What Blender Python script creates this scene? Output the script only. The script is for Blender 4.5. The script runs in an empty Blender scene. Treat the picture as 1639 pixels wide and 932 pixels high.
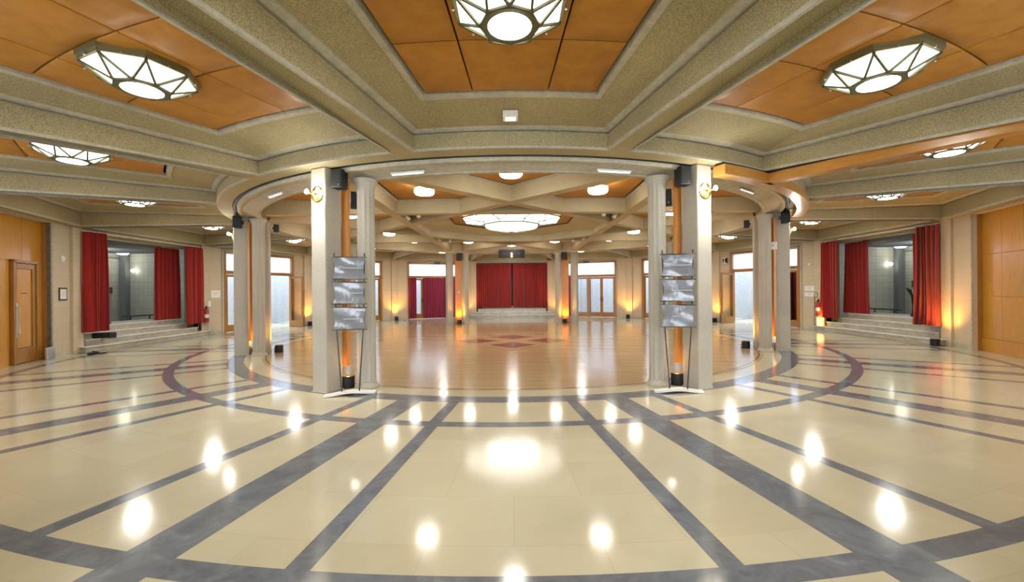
import bpy, bmesh, math, random
from math import sin, cos, tan, pi, radians, asin, sqrt, hypot
from mathutils import Vector, Matrix
random.seed(4)
SC = bpy.context.scene
COL = SC.collection
# ------------------------------------------------------------------ camera, world, exposure
F_PX = 664.0
cam_d = bpy.data.cameras.new('camera'); cam = bpy.data.objects.new('camera', cam_d); COL.objects.link(cam)
cam_d.sensor_width = 36.0; cam_d.lens = 36.0 * F_PX / 1639.0
cam_d.clip_start = 0.05; cam_d.clip_end = 200
cam.location = (0, 0, 1.6); cam.rotation_mode = 'XYZ'
ROLL = radians(-0.5)
cam.matrix_world = Matrix.Translation((0, 0, 1.6)) @ Matrix.Rotation(pi / 2, 4, 'X') @ Matrix.Rotation(ROLL, 4, 'Z')
SC.camera = cam
D = 13.76                      # the rotunda's centre stands this far ahead
world = bpy.data.worlds.new('world'); SC.world = world; world.use_nodes = True
bg = world.node_tree.nodes['Background']; bg.inputs[0].default_value = (0.80, 0.89, 1.0, 1); bg.inputs[1].default_value = 5.0
SC.view_settings.view_transform = 'Standard'; SC.view_settings.look = 'None'
SC.view_settings.exposure = 1.1; SC.view_settings.gamma = 1.0; SC.view_settings.use_curve_mapping = False
SC.cycles.use_denoising = True
SC.cycles.max_bounces = 9; SC.cycles.diffuse_bounces = 5; SC.cycles.glossy_bounces = 4
SC.cycles.sample_clamp_indirect = 4.0
SC.cycles.caustics_reflective = False; SC.cycles.caustics_refractive = False
GLOW = 2.6                     # brightness of the ceiling lights' glass
GLOW_CH = 1.7
GLOW_FAR = 15.0
SCONCE_W = 30.0
AMBER_W = 75.0
# ------------------------------------------------------------------ node helpers
def new_mat(name):
    m = bpy.data.materials.new(name); m.use_nodes = True
    nt = m.node_tree
    return m, nt, nt.nodes['Principled BSDF']
def setp(b, **k):
    names = dict(color='Base Color', rough='Roughness', metal='Metallic', spec='Specular IOR Level', coat='Coat Weight',
                 coatr='Coat Roughness', emit='Emission Color', es='Emission Strength', sheen='Sheen Weight', alpha='Alpha',
                 trans='Transmission Weight', ior='IOR')
    for q, v in k.items():
        if q in ('color', 'emit') and len(v) == 3: v = (*v, 1)
        b.inputs[names[q]].default_value = v
class X:
    """socket wrapper with arithmetic, so that patterns read as formulas"""
    nt = None
    def __init__(s, v): s.v = v
    @staticmethod
    def m(op, *a):
        n = X.nt.nodes.new('ShaderNodeMath'); n.operation = op
        for i, q in enumerate(a):
            q = q.v if isinstance(q, X) else q
            if isinstance(q, (int, float)): n.inputs[i].default_value = q
            else: X.nt.links.new(q, n.inputs[i])
        return X(n.outputs[0])
    def __add__(s, o): return X.m('ADD', s, o)
    def __sub__(s, o): return X.m('SUBTRACT', s, o)
    def __mul__(s, o): return X.m('MULTIPLY', s, o)
    def __truediv__(s, o): return X.m('DIVIDE', s, o)
    def lt(s, o): return X.m('LESS_THAN', s, o)
    def gt(s, o): return X.m('GREATER_THAN', s, o)
    def abs(s): return X.m('ABSOLUTE', s)
    def mx(s, o): return X.m('MAXIMUM', s, o)
def coords(nt, kind='Object'):
    X.nt = nt
    t = nt.nodes.new('ShaderNodeTexCoord'); sp = nt.nodes.new('ShaderNodeSeparateXYZ')
    nt.links.new(t.outputs[kind], sp.inputs[0]); return t.outputs[kind], X(sp.outputs[0]), X(sp.outputs[1]), X(sp.outputs[2])
def noise(nt, vec, scale, detail=4, rough=.55, dist=0):
    n = nt.nodes.new('ShaderNodeTexNoise'); n.inputs['Scale'].default_value = scale; n.inputs['Detail'].default_value = detail
    n.inputs['Roughness'].default_value = rough; n.inputs['Distortion'].default_value = dist
    if vec is not None: nt.links.new(vec, n.inputs['Vector'])
    return n.outputs['Fac']
def ramp(nt, fac, stops):
    r = nt.nodes.new('ShaderNodeValToRGB'); e = r.color_ramp.elements
    while len(e) < len(stops): e.new(.5)
    for q, (p, c) in zip(e, stops): q.position = p; q.color = (*c, 1)
    nt.links.new(fac, r.inputs[0]); return r.outputs[0]
def mix(nt, fac, a, b, mode='MIX'):
    n = nt.nodes.new('ShaderNodeMix'); n.data_type = 'RGBA'; n.blend_type = mode
    for sock, q in ((n.inputs[0], fac), (n.inputs[6], a), (n.inputs[7], b)):
        q = q.v if isinstance(q, X) else q
        if isinstance(q, tuple): sock.default_value = (*q, 1)
        elif isinstance(q, (int, float)): sock.default_value = q
        else: nt.links.new(q, sock)
    return n.outputs[2]
def bump(nt, b, h, strength=.2, dist=.01):
    n = nt.nodes.new('ShaderNodeBump'); n.inputs['Strength'].default_value = strength; n.inputs['Distance'].default_value = dist
    nt.links.new(h.v if isinstance(h, X) else h, n.inputs['Height']); nt.links.new(n.outputs[0], b.inputs['Normal'])
def scaled(nt, vec, s):
    n = nt.nodes.new('ShaderNodeMapping'); n.inputs['Scale'].default_value = s; nt.links.new(vec, n.inputs[0]); return n.outputs[0]
# ------------------------------------------------------------------ materials
def concrete(name, c1, c2, c3, speck=38, bs=.35):
    m, nt, b = new_mat(name); v, x, y, z = coords(nt)
    n1 = noise(nt, v, speck, 3, .8); n2 = noise(nt, v, 1.3, 3, .5)
    base = ramp(nt, n1, [(.36, c1), (.5, c2), (.64, c3)])
    tint = ramp(nt, n2, [(.3, (.86, .86, .86)), (.7, (1.06, 1.04, 1.0))])
    nt.links.new(mix(nt, 1.0, base, tint, 'MULTIPLY'), b.inputs['Base Color']); setp(b, rough=.75)
    bump(nt, b, n1, bs, .006); return m
M_CONC = concrete('aggregate_concrete', (.225, .185, .09), (.385, .33, .185), (.54, .475, .295), 80)
M_STAR = concrete('fine_star_concrete', (.40, .335, .20), (.50, .43, .27), (.60, .53, .36), 130, .12)
M_COLC = concrete('column_concrete', (.41, .38, .32), (.49, .46, .39), (.57, .54, .46), 80)
M_SMOOTH = concrete('smooth_concrete', (.42, .395, .31), (.48, .455, .365), (.54, .515, .42), 12, .05)
M_DARKC = concrete('raw_dark_concrete', (.10, .085, .065), (.14, .12, .09), (.18, .16, .12), 12, .1)
def simple(name, c, rough=.5, metal=0., **k):
    m, nt, b = new_mat(name); v, x, y, z = coords(nt)
    n = noise(nt, v, 9, 3, .5)
    nt.links.new(ramp(nt, n, [(.3, tuple(q * .93 for q in c)), (.7, tuple(min(1, q * 1.05) for q in c))]), b.inputs['Base Color'])
    setp(b, rough=rough, metal=metal, **k); return m
def wood(name, c1, c2, rough=.35, sc=(6, 6, .6), coat=.3):
    m, nt, b = new_mat(name); v, x, y, z = coords(nt)
    n = noise(nt, scaled(nt, v, sc), 5, 5, .6, .3); n2 = noise(nt, v, .9, 2)
    base = ramp(nt, n, [(.3, c1), (.7, c2)])
    nt.links.new(mix(nt, 1., base, ramp(nt, n2, [(.3, (.88, .88, .88)), (.7, (1.08, 1.08, 1.08))]), 'MULTIPLY'), b.inputs['Base Color'])
    setp(b, rough=rough, coat=coat, coatr=.15); bump(nt, b, n, .05, .002); return m
M_CEILW = wood('ceiling_veneer', (.36, .145, .010), (.47, .205, .020), .55, (1.2, 1.2, 1), .06)
M_WALLW = wood('wall_veneer', (.46, .20, .012), (.58, .275, .024), .28, (7, 7, .5), .5)
M_FRAME = wood('door_frame_wood', (.28, .12, .02), (.40, .185, .036), .35, (7, 7, .7))
M_TRACKW = wood('varnished_track_wood', (.42, .185, .03), (.54, .255, .05), .3, (1.5, 1.5, 6), .5)
M_PANW = wood('amber_pillar_board', (.52, .19, .025), (.62, .26, .04), .4, (7, 7, .5), .2)
def wall_stone():
    m, nt, b = new_mat('block_stone'); v, x, y, z = coords(nt)
    br = nt.nodes.new('ShaderNodeTexBrick'); br.inputs['Scale'].default_value = 1.0
    br.inputs['Brick Width'].default_value = 1.4; br.inputs['Row Height'].default_value = .42; br.inputs['Mortar Size'].default_value = .006
    br.inputs['Color1'].default_value = (.60, .50, .35, 1); br.inputs['Color2'].default_value = (.55, .46, .32, 1); br.inputs['Mortar'].default_value = (.44, .37, .26, 1)
    cb = nt.nodes.new('ShaderNodeCombineXYZ'); nt.links.new((x + y).v, cb.inputs[0]); nt.links.new(z.v, cb.inputs[1])
    nt.links.new(cb.outputs[0], br.inputs['Vector'])
    nt.links.new(mix(nt, .35, br.outputs[0], ramp(nt, noise(nt, v, 14, 4), [(.3, (.46, .38, .27)), (.7, (.62, .53, .39))])), b.inputs['Base Color'])
    setp(b, rough=.7); return m
M_STONE = wall_stone()
def tile_stone():
    m, nt, b = new_mat('stair_hall_blocks'); v, x, y, z = coords(nt)
    br = nt.nodes.new('ShaderNodeTexBrick'); br.offset = 0; br.inputs['Scale'].default_value = 1.0
    br.inputs['Brick Width'].default_value = .26; br.inputs['Row Height'].default_value = .26; br.inputs['Mortar Size'].default_value = .008
    br.inputs['Color1'].default_value = (.56, .57, .50, 1); br.inputs['Color2'].default_value = (.50, .52, .46, 1); br.inputs['Mortar'].default_value = (.36, .37, .33, 1)
    cb = nt.nodes.new('ShaderNodeCombineXYZ'); nt.links.new((x + y).v, cb.inputs[0]); nt.links.new(z.v, cb.inputs[1])
    nt.links.new(cb.outputs[0], br.inputs['Vector']); nt.links.new(br.outputs[0], b.inputs['Base Color']); setp(b, rough=.6); return m
M_TILE = tile_stone()
def velvet(name, c):
    m, nt, b = new_mat(name); v, x, y, z = coords(nt)
    n = noise(nt, scaled(nt, v, (8, 8, .5)), 4, 3)
    nt.links.new(ramp(nt, n, [(.3, tuple(q * .75 for q in c)), (.7, tuple(min(1, q * 1.15) for q in c))]), b.inputs['Base Color'])
    setp(b, rough=.85, sheen=.25); return m
M_RED = velvet('red_velvet', (.33, .009, .006)); M_CRIM = velvet('crimson_velvet', (.27, .006, .045))
M_SHEER = simple('white_drape', (.33, .36, .41), .9)
M_BLACK = simple('black_plastic', (.008, .008, .010), .6); M_IRON = simple('dark_iron', (.05, .045, .04), .5, .3)
M_BRASS = simple('brass', (.62, .46, .14), .28, 1.); M_BRONZE = simple('olive_bronze', (.26, .24, .13), .4, .4)
M_CHROME = simple('steel', (.62, .63, .65), .3, .9); M_WHITE = simple('white_enamel', (.80, .79, .76), .4)
M_GREY = simple('blue_grey_paint', (.10, .13, .19), .5); M_REDP = simple('extinguisher_red', (.50, .03, .02), .3)
M_GREYP = simple('corridor_grey_plaster', (.22, .24, .25), .8)
M_STRUT = simple('dark_olive_metal', (.10, .095, .045), .45, .3)
def marble(name, c1, c2, rough=.25):
    m, nt, b = new_mat(name); v, x, y, z = coords(nt)
    n = noise(nt, v, 2.2, 8, .65, 1.4)
    nt.links.new(ramp(nt, n, [(.35, c1), (.62, c2)]), b.inputs['Base Color']); setp(b, rough=rough); return m
M_STEP_SHADED = marble('shaded_step_marble', (.36, .34, .28), (.50, .475, .40)); M_TREAD_LIT = marble('highlit_tread_marble', (.66, .65, .60), (.82, .80, .73))  # same marble twice: risers darkened, treads whitened to paint in their highlights
def emis(name, c, s, base=(.9, .9, .85)):
    m, nt, b = new_mat(name); setp(b, color=base, rough=.3, emit=c, es=s); return m
M_GL = emis('lit_opal_glass', (1., .975, .90), GLOW); M_LENS = emis('bright_lens', (1., .975, .90), 75.); M_GLCL = emis('bright_chandelier_glass', (1., .98, .92), 6.5); M_GLF = emis('lit_drum_glass', (1., .97, .89), GLOW_FAR)
M_GLC = emis('lit_chandelier_glass', (1., .98, .92), GLOW_CH)
M_BULB = emis('sconce_bulb', (1., .95, .85), 60.); M_AMBER = emis('amber_lamp_face', (1., .50, .10), 14.)
M_AMBG = emis('amber_glass_body', (1., .55, .08), 1.3)
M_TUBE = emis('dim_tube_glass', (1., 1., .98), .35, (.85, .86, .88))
M_HALL = emis('corridor_lamp', (1., .97, .82), 5.)
m, nt, b = new_mat('clear_glass'); setp(b, color=(1, 1, 1), rough=.02, trans=1., ior=1.01); M_GLASS = m
# a frosted transom: it lets daylight through
m, nt, b = new_mat('frosted_glass'); nt.nodes.remove(b)
tl = nt.nodes.new('ShaderNodeBsdfTranslucent'); tl.inputs[0].default_value = (.9, .93, 1, 1)
tp = nt.nodes.new('ShaderNodeBsdfTransparent'); ms = nt.nodes.new('ShaderNodeMixShader'); ms.inputs[0].default_value = .45
nt.links.new(tp.outputs[0], ms.inputs[1]); nt.links.new(tl.outputs[0], ms.inputs[2])
nt.links.new(ms.outputs[0], nt.nodes['Material Output'].inputs[0]); M_FROST = m
# grey fabric of the display stand
m, nt, b = new_mat('grey_stand_vinyl'); v, x, y, z = coords(nt)
setp(b, color=(.21, .22, .25), rough=.18, coat=.6, coatr=.08); bump(nt, b, noise(nt, v, 3.2, 2, .5, 1.), .6, .05); M_VINYL = m
M_LINE = simple('pale_print_line', (.5, .5, .5), .5)

def floor_mat():
    m, nt, b = new_mat('polished_marble_floor'); X.nt = nt; v, x, y, z = coords(nt)
    r = X.m('SQRT', x * x + y * y); a = X.m('ARCTAN2', x, y * -1)
    w = radians(22.5)
    fr = X.m('FRACT', a / w + 16.0)                       # beams stand over .5
    dl = (fr - .5).abs() * w                              # angle from the beam line
    wide = (r * X.m('SINE', dl)).lt(.185) * r.gt(7.7)
    thin = ((dl - radians(4.95)).abs() * r).lt(.078) * r.gt(7.7) * r.lt(11.5)
    def ring(c, h): return (r - c).abs().lt(h)
    dark = wide.mx(thin).mx(ring(7.65, .165)).mx(ring(8.795, .09)).mx(ring(11.52, .085))
    mn = noise(nt, v, 1.1, 6, .6, .4); mn2 = noise(nt, v, 7, 6, .7, .3)
    # slabs laid in rings and sectors
    sx = nt.nodes.new('ShaderNodeCombineXYZ'); nt.links.new((a * 9.0).v, sx.inputs[0]); nt.links.new(r.v, sx.inputs[1])
    br = nt.nodes.new('ShaderNodeTexBrick'); nt.links.new(sx.outputs[0], br.inputs['Vector'])
    br.inputs['Scale'].default_value = 1; br.inputs['Brick Width'].default_value = .9; br.inputs['Row Height'].default_value = .62; br.inputs['Mortar Size'].default_value = .004
    br.inputs['Color1'].default_value = (.60, .555, .40, 1); br.inputs['Color2'].default_value = (.56, .51, .36, 1); br.inputs['Mortar'].default_value = (.535, .485, .345, 1)
    beige = mix(nt, 1., br.outputs[0], ramp(nt, mn, [(.3, (.90, .90, .90)), (.7, (1.06, 1.05, 1.04))]), 'MULTIPLY')
    grey = ramp(nt, noise(nt, v, 3.0, 8, .7, 1.2), [(.35, (.12, .137, .16)), (.60, (.195, .213, .24)), (.78, (.32, .335, .355))])
    nt.links.new(mix(nt, dark, beige, grey), b.inputs['Base Color'])
    rr = X(mn2) * .08 + .07
    nt.links.new(rr.v, b.inputs['Roughness']); setp(b, spec=.5)
    bump(nt, b, noise(nt, v, 2.2, 2), .05, .008)
    return m
M_FLOOR = floor_mat()
def parquet_mat():
    m, nt, b = new_mat('oak_dance_floor'); X.nt = nt; v, x, y, z = coords(nt)
    br = nt.nodes.new('ShaderNodeTexBrick'); nt.links.new(v, br.inputs['Vector']); br.inputs['Scale'].default_value = 1
    br.inputs['Brick Width'].default_value = 1.6; br.inputs['Row Height'].default_value = .11; br.inputs['Mortar Size'].default_value = .0025
    br.inputs['Color1'].default_value = (.50, .36, .19, 1); br.inputs['Color2'].default_value = (.44, .31, .155, 1); br.inputs['Mortar'].default_value = (.30, .20, .10, 1)
    n = noise(nt, scaled(nt, v, (1, 9, 1)), 5, 4)
    wd = mix(nt, 1., br.outputs[0], ramp(nt, n, [(.3, (.88, .88, .88)), (.7, (1.08, 1.08, 1.08))]), 'MULTIPLY')
    ax, ay = x.abs(), y.abs(); r = X.m('SQRT', x * x + y * y)
    L1 = ax + ay
    # four dark rhombs round the centre, in thin dark outline
    def rh(cx, cy, h): return ((x - cx).abs() + (y - cy).abs()).lt(h)
    y0 = -.45
    rhs = rh(0, y0 - 1.05, .68).mx(rh(0, y0 + 1.05, .68)).mx(rh(-1.15, y0, .68)).mx(rh(1.15, y0, .68))
    nt.links.new(mix(nt, rhs, wd, (.22, .095, .06)), b.inputs['Base Color'])
    L2 = ax + (y - y0).abs()
    line = (L2 - 2.15).abs().lt(.016).mx((r - 7.03).abs().lt(.02))
    line = line.mx((ax - ay).abs().lt(.018) * r.gt(2.2)).mx(ay.lt(.012) * ax.gt(2.2))
    nt.links.new(mix(nt, line, mix(nt, rhs, wd, (.22, .095, .06)), (.10, .055, .03)), b.inputs['Base Color'])
    setp(b, rough=.17, spec=.6); bump(nt, b, n, .05, .003); return m
M_PARQ = parquet_mat()
# ------------------------------------------------------------------ mesh helpers
class MB:
    def __init__(s): s.bm = bmesh.new()
    def quad(s, pts):
        vs = [s.bm.verts.new(p) for p in pts]; s.bm.faces.new(vs); return s
    def box(s, x0, x1, y0, y1, z0, z1, bev=0, T=None):
        b2 = bmesh.new()
        vs = [b2.verts.new((x, y, z)) for z in (z0, z1) for x, y in ((x0, y0), (x1, y0), (x1, y1), (x0, y1))]
        for f in ((3, 2, 1, 0), (4, 5, 6, 7), (0, 1, 5, 4), (1, 2, 6, 5), (2, 3, 7, 6), (3, 0, 4, 7)): b2.faces.new([vs[i] for i in f])
        if bev: bmesh.ops.bevel(b2, geom=b2.edges[:], offset=bev, segments=2, profile=.5, affect='EDGES')
        return s._add(b2, T)
    def _add(s, b2, T=None):
        if T is not None: bmesh.ops.transform(b2, matrix=T, verts=b2.verts[:])
        me = bpy.data.meshes.new('t'); b2.to_mesh(me); b2.free(); s.bm.from_mesh(me); bpy.data.meshes.remove(me); return s
    def prism(s, pts, z0, z1, T=None):
        b2 = bmesh.new(); lo = [b2.verts.new((x, y, z0)) for x, y in pts]; hi = [b2.verts.new((x, y, z1)) for x, y in pts]
        n = len(pts); b2.faces.new(lo[::-1]); b2.faces.new(hi)
        for i in range(n): b2.faces.new((lo[i], lo[(i + 1) % n], hi[(i + 1) % n], hi[i]))
        bmesh.ops.recalc_face_normals(b2, faces=b2.faces[:]); return s._add(b2, T)
    def lathe(s, prof, n=32, T=None, closed=False):
        b2 = bmesh.new(); rings = []
        for i in range(n):
            a = 2 * pi * i / n; rings.append([b2.verts.new((r * cos(a), r * sin(a), z)) for r, z in prof])
        m = len(prof)
        for i in range(n):
            A, B = rings[i], rings[(i + 1) % n]
            for j in range(m if closed else m - 1):
                k = (j + 1) % m
                q = [A[j], B[j], B[k], A[k]]
                try: b2.faces.new(q)
                except ValueError: pass
        bmesh.ops.remove_doubles(b2, verts=b2.verts[:], dist=1e-5)
        bmesh.ops.recalc_face_normals(b2, faces=b2.faces[:]); return s._add(b2, T)
    def bar(s, p, q, w, h=None):
        """square or flat bar from p to q"""
        p, q = Vector(p), Vector(q); d = q - p; L = d.length; h = h or w
        if L < 1e-6: return s
        T = Matrix.Translation(p) @ d.to_track_quat('X', 'Z').to_matrix().to_4x4()
        return s.box(0, L, -w / 2, w / 2, -h / 2, h / 2, 0, T)
    def tube(s, pts, r, n=8, cap=True):
        b2 = bmesh.new(); pts = [Vector(p) for p in pts]; rings = []
        for i, p in enumerate(pts):
            d = (pts[min(i + 1, len(pts) - 1)] - pts[max(i - 1, 0)]).normalized()
            q = d.to_track_quat('Z', 'Y').to_matrix()
            rr = r[i] if isinstance(r, (list, tuple)) else r
            rings.append([b2.verts.new(p + q @ Vector((rr * cos(2 * pi * j / n), rr * sin(2 * pi * j / n), 0))) for j in range(n)])
        for i in range(len(rings) - 1):
            for j in range(n): b2.faces.new((rings[i][j], rings[i][(j + 1) % n], rings[i + 1][(j + 1) % n], rings[i + 1][j]))
        if cap: b2.faces.new(rings[0][::-1]); b2.faces.new(rings[-1])
        return s._add(b2)
    def loops(s, loops, close=True):
        """skin successive closed loops of equal length"""
        vs = [[s.bm.verts.new(p) for p in L] for L in loops]
        for A, B in zip(vs, vs[1:]):
            n = len(A)
            for i in range(n if close else n - 1): s.bm.faces.new((A[i], A[(i + 1) % n], B[(i + 1) % n], B[i]))
        return vs
    def build(s, name, mat, parent=None, smooth=False, T=None):
        if T is not None: bmesh.ops.transform(s.bm, matrix=T, verts=s.bm.verts[:])
        me = bpy.data.meshes.new(name); s.bm.to_mesh(me); s.bm.free(); me.materials.append(mat)
        if smooth:
            for p in me.polygons: p.use_smooth = True
            try: me.set_sharp_from_angle(angle=radians(35))
            except Exception: pass
        o = bpy.data.objects.new(name, me); COL.objects.link(o)
        if parent is not None: o.parent = parent
        return o
def tag(o, label, cat, group=None):
    o['label'] = label; o['category'] = cat
    if group: o['group'] = group
    return o
def struct(o, label=None):
    o['kind'] = 'structure'
    if label: o['label'] = label
    return o
def empty(name, loc=(0, 0, 0), rz=0.):
    o = bpy.data.objects.new(name, None); COL.objects.link(o); o.location = loc; o.rotation_euler = (0, 0, rz); o.empty_display_size = .1; return o
def place(o, loc, rz=0.): o.location = loc; o.rotation_euler = (0, 0, rz); return o
def pol(r, a, z=0.):
    a = radians(a); return Vector((r * sin(a), D - r * cos(a), z))
def lp(r, a, z=0.):                                     # the same in the rotunda's own frame
    a = radians(a); return Vector((r * sin(a), -r * cos(a), z))
def copy_tree(o, loc=None, rz=None):
    c = o.copy(); COL.objects.link(c)
    for ch in o.children:
        d = ch.copy(); COL.objects.link(d); d.parent = c
        for g in ch.children:
            e = g.copy(); COL.objects.link(e); e.parent = d
    if loc is not None: c.location = loc
    if rz is not None: c.rotation_euler = (0, 0, rz)
    return c
CEN = (0, D, 0)
def light(name, kind, loc, power, color, parent, **k):
    l = bpy.data.lights.new(name, kind); l.energy = power; l.color = color
    for q, v in k.items(): setattr(l, q, v)
    o = bpy.data.objects.new(name, l); COL.objects.link(o); o.location = loc; o.parent = parent; return o
# ------------------------------------------------------------------ floor
W = 12.0                                                 # wall distance from the centre
o = MB().quad([(-24, -24, 0), (24, -24, 0), (24, 24, 0), (-24, 24, 0)]).build('floor', M_FLOOR); struct(place(o, CEN))
mb = MB(); mb.lathe([(0, .0), (7.12, .0), (7.12, -.004)], 128); o = mb.build('floor_parquet', M_PARQ); struct(place(o, (0, D, .005)))
# ------------------------------------------------------------------ ceilings
ZB, ZG, ZO = 3.60, 3.82, 3.965
RR = 7.97
A0 = 11.25
ceil = empty('ceiling', CEN); struct(ceil)
def coffer_loop(r_in, off, p_out, z, zo=None, ang=None, n=9):
    """inner arc, then the two outer corners; sides keep OFF from the beam lines or lie on +-ang"""
    zo = z if zo is None else zo
    A = ang if ang else A0 - math.degrees(asin(off / r_in))
    pts = [lp(r_in, -A + 2 * A * i / (n - 1), z) for i in range(n)]
    lat = p_out * tan(radians(ang)) if ang else p_out * tan(radians(A0)) - off / cos(radians(A0))
    pts += [Vector((lat, -p_out, zo)), Vector((-lat, -p_out, zo))]
    return pts
def coffer_meshes():
    a = MB()
    a.loops([coffer_loop(RR - .004, .184, 11.75, ZB + .028, 3.49), coffer_loop(RR, .18, 11.75, ZG)])
    g = MB()
    g.loops([coffer_loop(RR - .03, .15, 11.77, ZB - .0015, 3.447), coffer_loop(RR + .006, .186, 11.744, ZB - .0015, 3.447), coffer_loop(RR + .006, .186, 11.744, ZB + .028, 3.49), coffer_loop(RR - .004, .176, 11.75, ZB + .03, 3.492)])
    g.loops([coffer_loop(RR, .18, 11.75, ZG), coffer_loop(RR - .045, .135, 11.79, ZG + .002), coffer_loop(RR - .045, .135, 11.79, ZG + .028),
             coffer_loop(RR + .01, .19, 11.73, ZG + .03), coffer_loop(RR + .045, .225, 11.70, ZG + .043), coffer_loop(RR + .075, .255, 11.67, ZG + .062), coffer_loop(RR + .095, .275, 11.65, ZG + .062)])
    s = MB()
    s.loops([coffer_loop(RR + .09, .27, 11.66, ZG + .062), coffer_loop(8.71, .24, 11.31, ZO, ang=7.3)])
    e = MB()
    e.loops([coffer_loop(8.71, .24, 11.31, ZO, ang=7.3), coffer_loop(8.72, .24, 11.30, ZO - .012, ang=7.25), coffer_loop(8.79, .24, 11.23, ZO - .002, ang=6.85), coffer_loop(8.80, .24, 11.22, ZO + .07, ang=6.8)])
    w = MB()
    rs = [8.83, 9.83, 10.62, 11.30]; an = [-6.65, -2.9, 2.9, 6.65]
    for i in range(3):
        for j in range(3):
            r0, r1, a0, a1 = rs[i] + .008, rs[i + 1] - .008, an[j] + .05, an[j + 1] - .05
            n = 5; bottom = []; 
            ring0 = [lp(r0, a0 + (a1 - a0) * k / n) for k in range(n + 1)] + [lp(r1, a1 - (a1 - a0) * k / n) for k in range(n + 1)]
            c = sum(ring0, Vector()) / len(ring0)
            L0 = [Vector((p.x, p.y, ZO + .05)) for p in ring0]; L1 = [Vector((p.x, p.y, ZO + .022)) for p in ring0]
            L2 = [Vector((p.x + (c.x - p.x) * .035, p.y + (c.y - p.y) * .035, ZO + .012)) for p in ring0]
            L3 = [Vector((p.x + (c.x - p.x) * .45, p.y + (c.y - p.y) * .45, ZO - .012)) for p in ring0]
            vs = w.loops([L0, L1, L2, L3]); w.bm.faces.new(vs[-1])
    return [('coffer_face', a, M_CONC), ('coffer_groove', g, M_SMOOTH), ('coffer_slope', s, M_CONC), ('coffer_edge', e, M_SMOOTH), ('wood_ceiling_panel', w, M_CEILW)]
protos = [(nm, mb.build(nm, mt, ceil, smooth=(nm == 'wood_ceiling_panel'))) for nm, mb, mt in coffer_meshes()]
for k in range(16):
    for nm, p in protos:
        c = p if k == 0 else p.copy()
        if k: COL.objects.link(c)
        c.rotation_euler = (0, 0, radians(22.5 * k))
bm_ = MB(); bm_.box(-.18, .18, -11.95, -7.9, ZB, ZB + .02)
beam = bm_.build('radial_beam', M_CONC, ceil)
for k in range(16):
    c = beam if k == 0 else beam.copy()
    if k: COL.objects.link(c)
    c.rotation_euler = (0, 0, radians(22.5 * k + A0))
bm_ = MB(); lat = 12.05 * tan(radians(A0)); l2 = 11.75 * tan(radians(A0))
bm_.loops([[Vector((-l2, -11.775, 3.60)), Vector((l2, -11.775, 3.60))], [Vector((-l2, -11.775, 3.45)), Vector((l2, -11.775, 3.45))], [Vector((-lat, -12.05, 3.45)), Vector((lat, -12.05, 3.45))],
           [Vector((-lat, -12.05, 4.3)), Vector((lat, -12.05, 4.3))]], close=False)
hd = bm_.build('wall_header', M_CONC, ceil)
for k in range(16):
    c = hd if k == 0 else hd.copy()
    if k: COL.objects.link(c)
    c.rotation_euler = (0, 0, radians(22.5 * k))
# the ring over the columns
mb = MB(); mb.lathe([(RR + .005, ZB + .005), (RR + .003, ZB - .001), (7.68, ZB - .001), (7.68, ZB + .08), (7.60, ZB + .08), (7.60, ZB - .02)], 128)
mb.build('ring_soffit', M_CONC, ceil, True)
mb = MB(); mb.lathe([(7.61, ZB + .05), (7.60, ZB - .03), (7.585, ZB - .055), (7.55, ZB - .065), (7.51, ZB - .055), (7.50, ZB - .03), (7.49, ZB - .025), (7.40, ZB - .045), (7.30, ZB - .075), (7.21, ZB - .10),
                     (7.20, ZB - .115), (7.12, ZB - .115), (7.11, ZB - .06)], 128)
mb.build('ring_moulding', M_SMOOTH, ceil, True)
mb = MB(); mb.lathe([(7.11, ZB - .06), (7.11, 4.3)], 128); mb.build('ring_inner_face', M_STAR, ceil, True)
mb = MB(); mb.lathe([(7.665, ZB + .075), (7.665, ZB - .008), (7.625, ZB - .008), (7.625, ZB + .075)], 128); mb.build('curtain_track', M_BLACK, ceil, True)
# eight chord beams make the star inside the ring
d8 = 3.05; hw = .13
Lh = sqrt(7.13 ** 2 - (d8 + hw) ** 2)
for i in range(8):
    mb = MB(); z = ZB + .001 * i; mb.box(-Lh, Lh, -d8 - hw, -d8 + hw, z, 4.2, 0)
    q = mb.build('star_beam', M_STAR, ceil); q.rotation_euler = (0, 0, radians(45 * i))
    mb = MB(); mb.box(-Lh, Lh, -d8 - hw - .03, -d8 + hw + .03, 3.915 + .001 * i, 3.95 + .001 * i, .006)
    q = mb.build('star_beam_ledge', M_SMOOTH, ceil); q.rotation_euler = (0, 0, radians(45 * i))
def inset(poly, d):
    n = len(poly); out = []
    c = sum((Vector(p) for p in poly), Vector((0, 0))) / n
    lines = []
    for i in range(n):
        p, q = Vector(poly[i]), Vector(poly[(i + 1) % n]); t = (q - p).normalized(); nn = Vector((-t.y, t.x))
        if nn.dot(c - p) < 0: nn = -nn
        lines.append((p + nn * d, t))
    for i in range(n):
        (p, t), (q, u) = lines[i - 1], lines[i]
        den = t.x * u.y - t.y * u.x
        if abs(den) < 1e-6: out.append(Vector(q)); continue
        s = ((q - p).x * u.y - (q - p).y * u.x) / den; out.append(p + t * s)
    return out
ro = d8 / cos(radians(22.5)); rt = d8 * sqrt(2)
v2 = lambda r, a: Vector(lp(r, a)[:2])
kite = [v2(ro, 22.5), v2(rt, 0), v2(7.75, 22.5), v2(rt, 45)]
aE = 45 - math.degrees(math.acos(d8 / 7.1))
outer = [v2(rt, 0)] + [v2(7.1, aE + (-2 * aE) * i / 8) for i in range(9)]
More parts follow.
